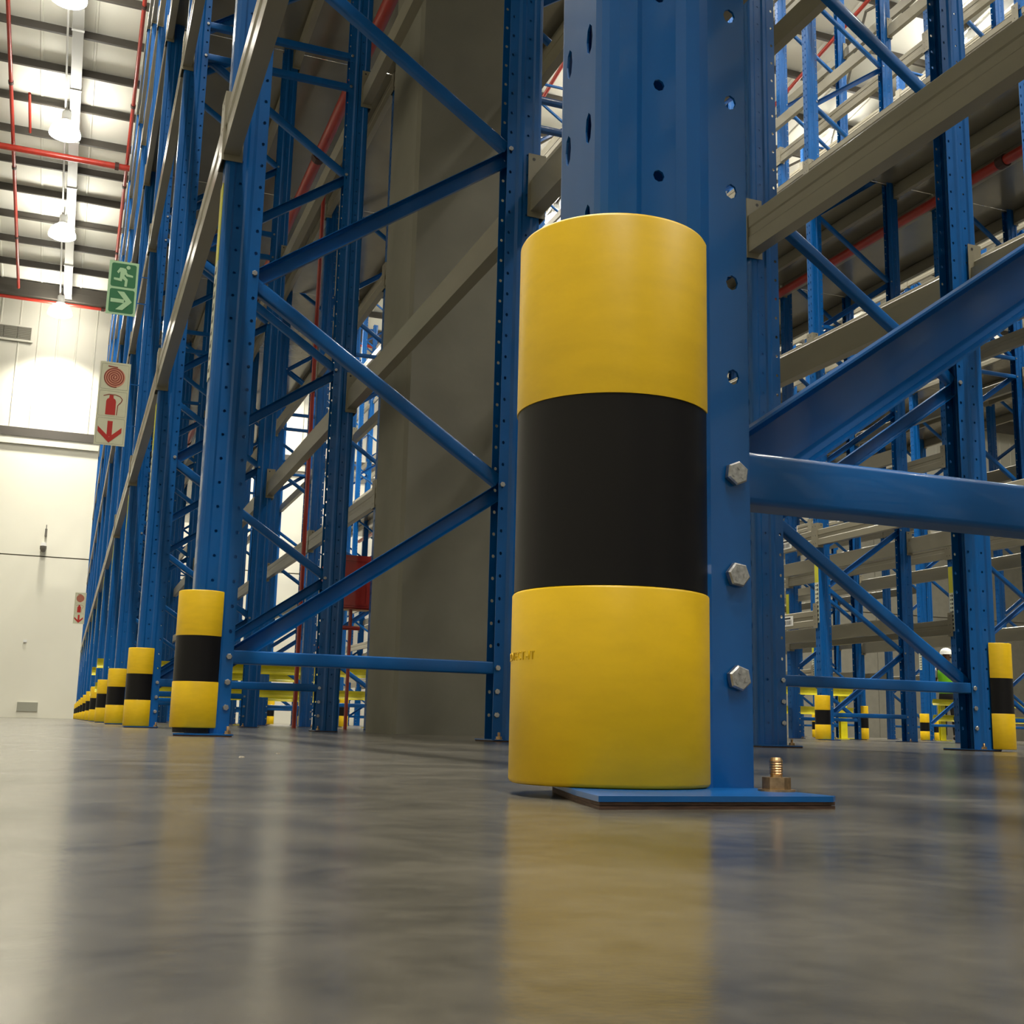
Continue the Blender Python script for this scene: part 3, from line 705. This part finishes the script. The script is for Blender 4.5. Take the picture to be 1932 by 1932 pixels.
body = [((0, 0, .95), (.15, .11)), ((0, 0, 1.12), (.14, .10)), ((0, 0, 1.32), (.17, .115)), ((0, 0, 1.44), (.15, .09)), ((0, -.01, 1.53), .055), ((0, -.02, 1.60), .075), ((0, -.03, 1.70), (.078, .095)), ((0, -.02, 1.76), .07),
        ((-.20, 0, 1.42), .06), ((-.27, -.02, 1.18), .047), ((-.29, -.10, .95), .036), ((-.29, -.14, .86), .035),
        ((.20, 0, 1.42), .06), ((.27, .02, 1.18), .047), ((.28, -.06, .94), .036), ((.28, -.1, .85), .035),
        ((-.10, 0, .88), .10), ((-.12, -.01, .50), .065), ((-.13, .02, .10), .045), ((-.14, -.12, .045), (.045, .04)),
        ((.10, 0, .88), .10), ((.12, -.01, .50), .065), ((.13, .02, .10), .045), ((.15, -.12, .045), (.045, .04))]
be = [(0, 1), (1, 2), (2, 3), (3, 4), (4, 5), (5, 6), (6, 7), (3, 8), (8, 9), (9, 10), (10, 11), (3, 12), (12, 13), (13, 14), (14, 15), (0, 16), (16, 17), (17, 18), (18, 19), (0, 20), (20, 21), (21, 22), (22, 23)]
skinned('body', body, be, M['skin'], PW, sub=2)
def loft(name, rings, m, parent):
    """rings: (cx, cy, z, rx, ry)"""
    b = MB(); n = 28
    for cx, cy, z, rx, ry in rings:
        for i in range(n):
            a = 2 * PI * i / n; c, d = math.cos(a), math.sin(a)
            b.v.append((cx + rx * math.copysign(abs(c) ** .85, c), cy + ry * math.copysign(abs(d) ** .85, d), z))
    for k in range(len(rings) - 1):
        for i in range(n): j = (i + 1) % n; b.face((k * n + i, k * n + j, (k + 1) * n + j, (k + 1) * n + i))
    return obj(name, b.mesh(name, m, smooth=60), parent)
loft('shirt', [(0, 0, .90, .168, .120), (0, 0, 1.05, .160, .118), (0, 0, 1.20, .172, .124), (0, 0, 1.34, .192, .128), (0, 0, 1.42, .180, .112), (0, 0, 1.47, .125, .088), (0, -.005, 1.51, .070, .066), (0, -.008, 1.525, .060, .060)], M['shirt'], PW)
vest = loft('vest', [(0, 0, .93, .170, .128), (0, 0, .935, .178, .134), (0, 0, 1.05, .172, .130), (0, 0, 1.20, .182, .134), (0, 0, 1.33, .198, .138), (0, 0, 1.415, .186, .122), (0, 0, 1.465, .135, .098), (0, -.004, 1.495, .085, .078), (0, -.004, 1.490, .078, .070)], M['vest'], PW)
loft('reflective_band', [(0, 0, 1.085, .170, .128), (0, 0, 1.085, .176, .1335), (0, 0, 1.135, .179, .1345), (0, 0, 1.135, .172, .129)], M['panelw'], vest)
loft('trousers', [(0, 0, .99, .150, .115), (0, 0, 1.0, .168, .126), (0, 0, .92, .178, .130), (0, 0, .84, .185, .128), (0, 0, .79, .150, .10)], M['cloth'], PW)
for s in (-1, 1): loft('trouser_leg', [(s * .095, 0, .90, .082, .105), (s * .098, 0, .80, .092, .108), (s * .108, -.005, .66, .084, .096), (s * .12, -.01, .48, .070, .078), (s * .126, .005, .30, .066, .072), (s * .13, .02, .10, .060, .068), (s * .13, .02, .10, .050, .058)], M['cloth'], PW)
for s in (-1, 1):
    skinned('shirt_sleeve', [((s * .17, 0, 1.43), .078), ((s * .215, 0, 1.38), .076), ((s * .25, -.01, 1.24), .062)], [(0, 1), (1, 2)], M['shirt'], PW, sub=2)
    skinned('boot', [((s * .13, .03, .12), .065), ((s * .135, .02, .055), .058), ((s * .145, -.08, .048), .05), ((s * .15, -.16, .04), .042)], [(0, 1), (1, 2), (2, 3)], M['cloth'], PW, sub=2)
    hb = MB()
    for k in range(4): a = (-.029 + k * .0175); hb.cyl((s * .285 + 0, -.135 + a * .9, .87), (s * .290, -.150 + a * .9, .795 + abs(k - 1.3) * .006), .0085, 8, .0065); hb.cyl((s * .290, -.150 + a * .9, .797 + abs(k - 1.3) * .006), (s * .275, -.150 + a * .9, .765 + abs(k - 1.3) * .007), .0068, 8, .0055)
    hb.cyl((s * .27, -.165, .87), (s * .255, -.19, .82), .010, 8, .007)
    obj('fingers', hb.mesh('fingers', M['skin'], smooth=60), PW)
fc = MB()
for s in (-1, 1): fc.lathe([(0, -.009), (.008, -.005), (.009, 0), (.008, .005), (0, .009)], 8, (s * .03, -.128, 1.675)); 
fc.cyl((0, -.118, 1.685), (0, -.148, 1.648), .007, 8, .015); fc.box(-.025, -.128, 1.610, .025, -.118, 1.618)
fc.cyl((-.085, -.02, 1.66), (-.095, -.01, 1.66), .022, 10); fc.cyl((.085, -.02, 1.66), (.095, -.01, 1.66), .022, 10)
obj('face_features', fc.mesh('face_features', M['skin']), PW)
obj('helmet', MB().lathe([(.0, .125), (.045, .118), (.09, .09), (.118, .045), (.125, 0), (.150, -.008), (.150, -.014), (.118, -.006), (.11, .03)], 28, (0, -.03, 1.735)).box(-.008, -.10, 1.80, .008, .04, 1.858).mesh('helmet', M['helmet'], smooth=40), PW)
# ================================================================== crumbs on the floor
def crumb(x, y, l, wd, h, rz, label):
    n = 7; pts = [(l * math.cos(2 * PI * k / n) * random.uniform(.6, 1) / 2, wd * math.sin(2 * PI * k / n) * random.uniform(.6, 1) / 2) for k in range(n)]
    b = MB(); bb = [b.vert((px_, py_, 0)) for px_, py_ in pts]; tt = [b.vert((px_ * .8, py_ * .8, h * random.uniform(.5, 1))) for px_, py_ in pts]
    for i in range(n): j = (i + 1) % n; b.face((bb[i], bb[j], tt[j], tt[i]))
    b.face(tt); b.face(bb[::-1]); obj('floor_chip', b.mesh('floor_chip', M['chip']), None, (x, y, 0), rz, label=label, cat='debris')
for x, y, l, wd, h, rz, lab in [
    (-.36, 1.18, .012, .008, .0016, 0, 'small pale chip on the floor in the left aisle'),
    (-.28, 1.12, .010, .007, .002, .3, 'darker chip on the floor in the left aisle'),
    (.22, 1.55, .015, .008, .002, .8, 'pale chip on the floor before the grey column'),
    (.30, 1.75, .012, .007, .0015, 1.0, 'tiny chip on the floor left of the large guard'),
    (.42, .42, .003, .002, .0010, .4, 'dark speck on the floor in the right foreground')]: crumb(x, y, l, wd, h, rz, lab)
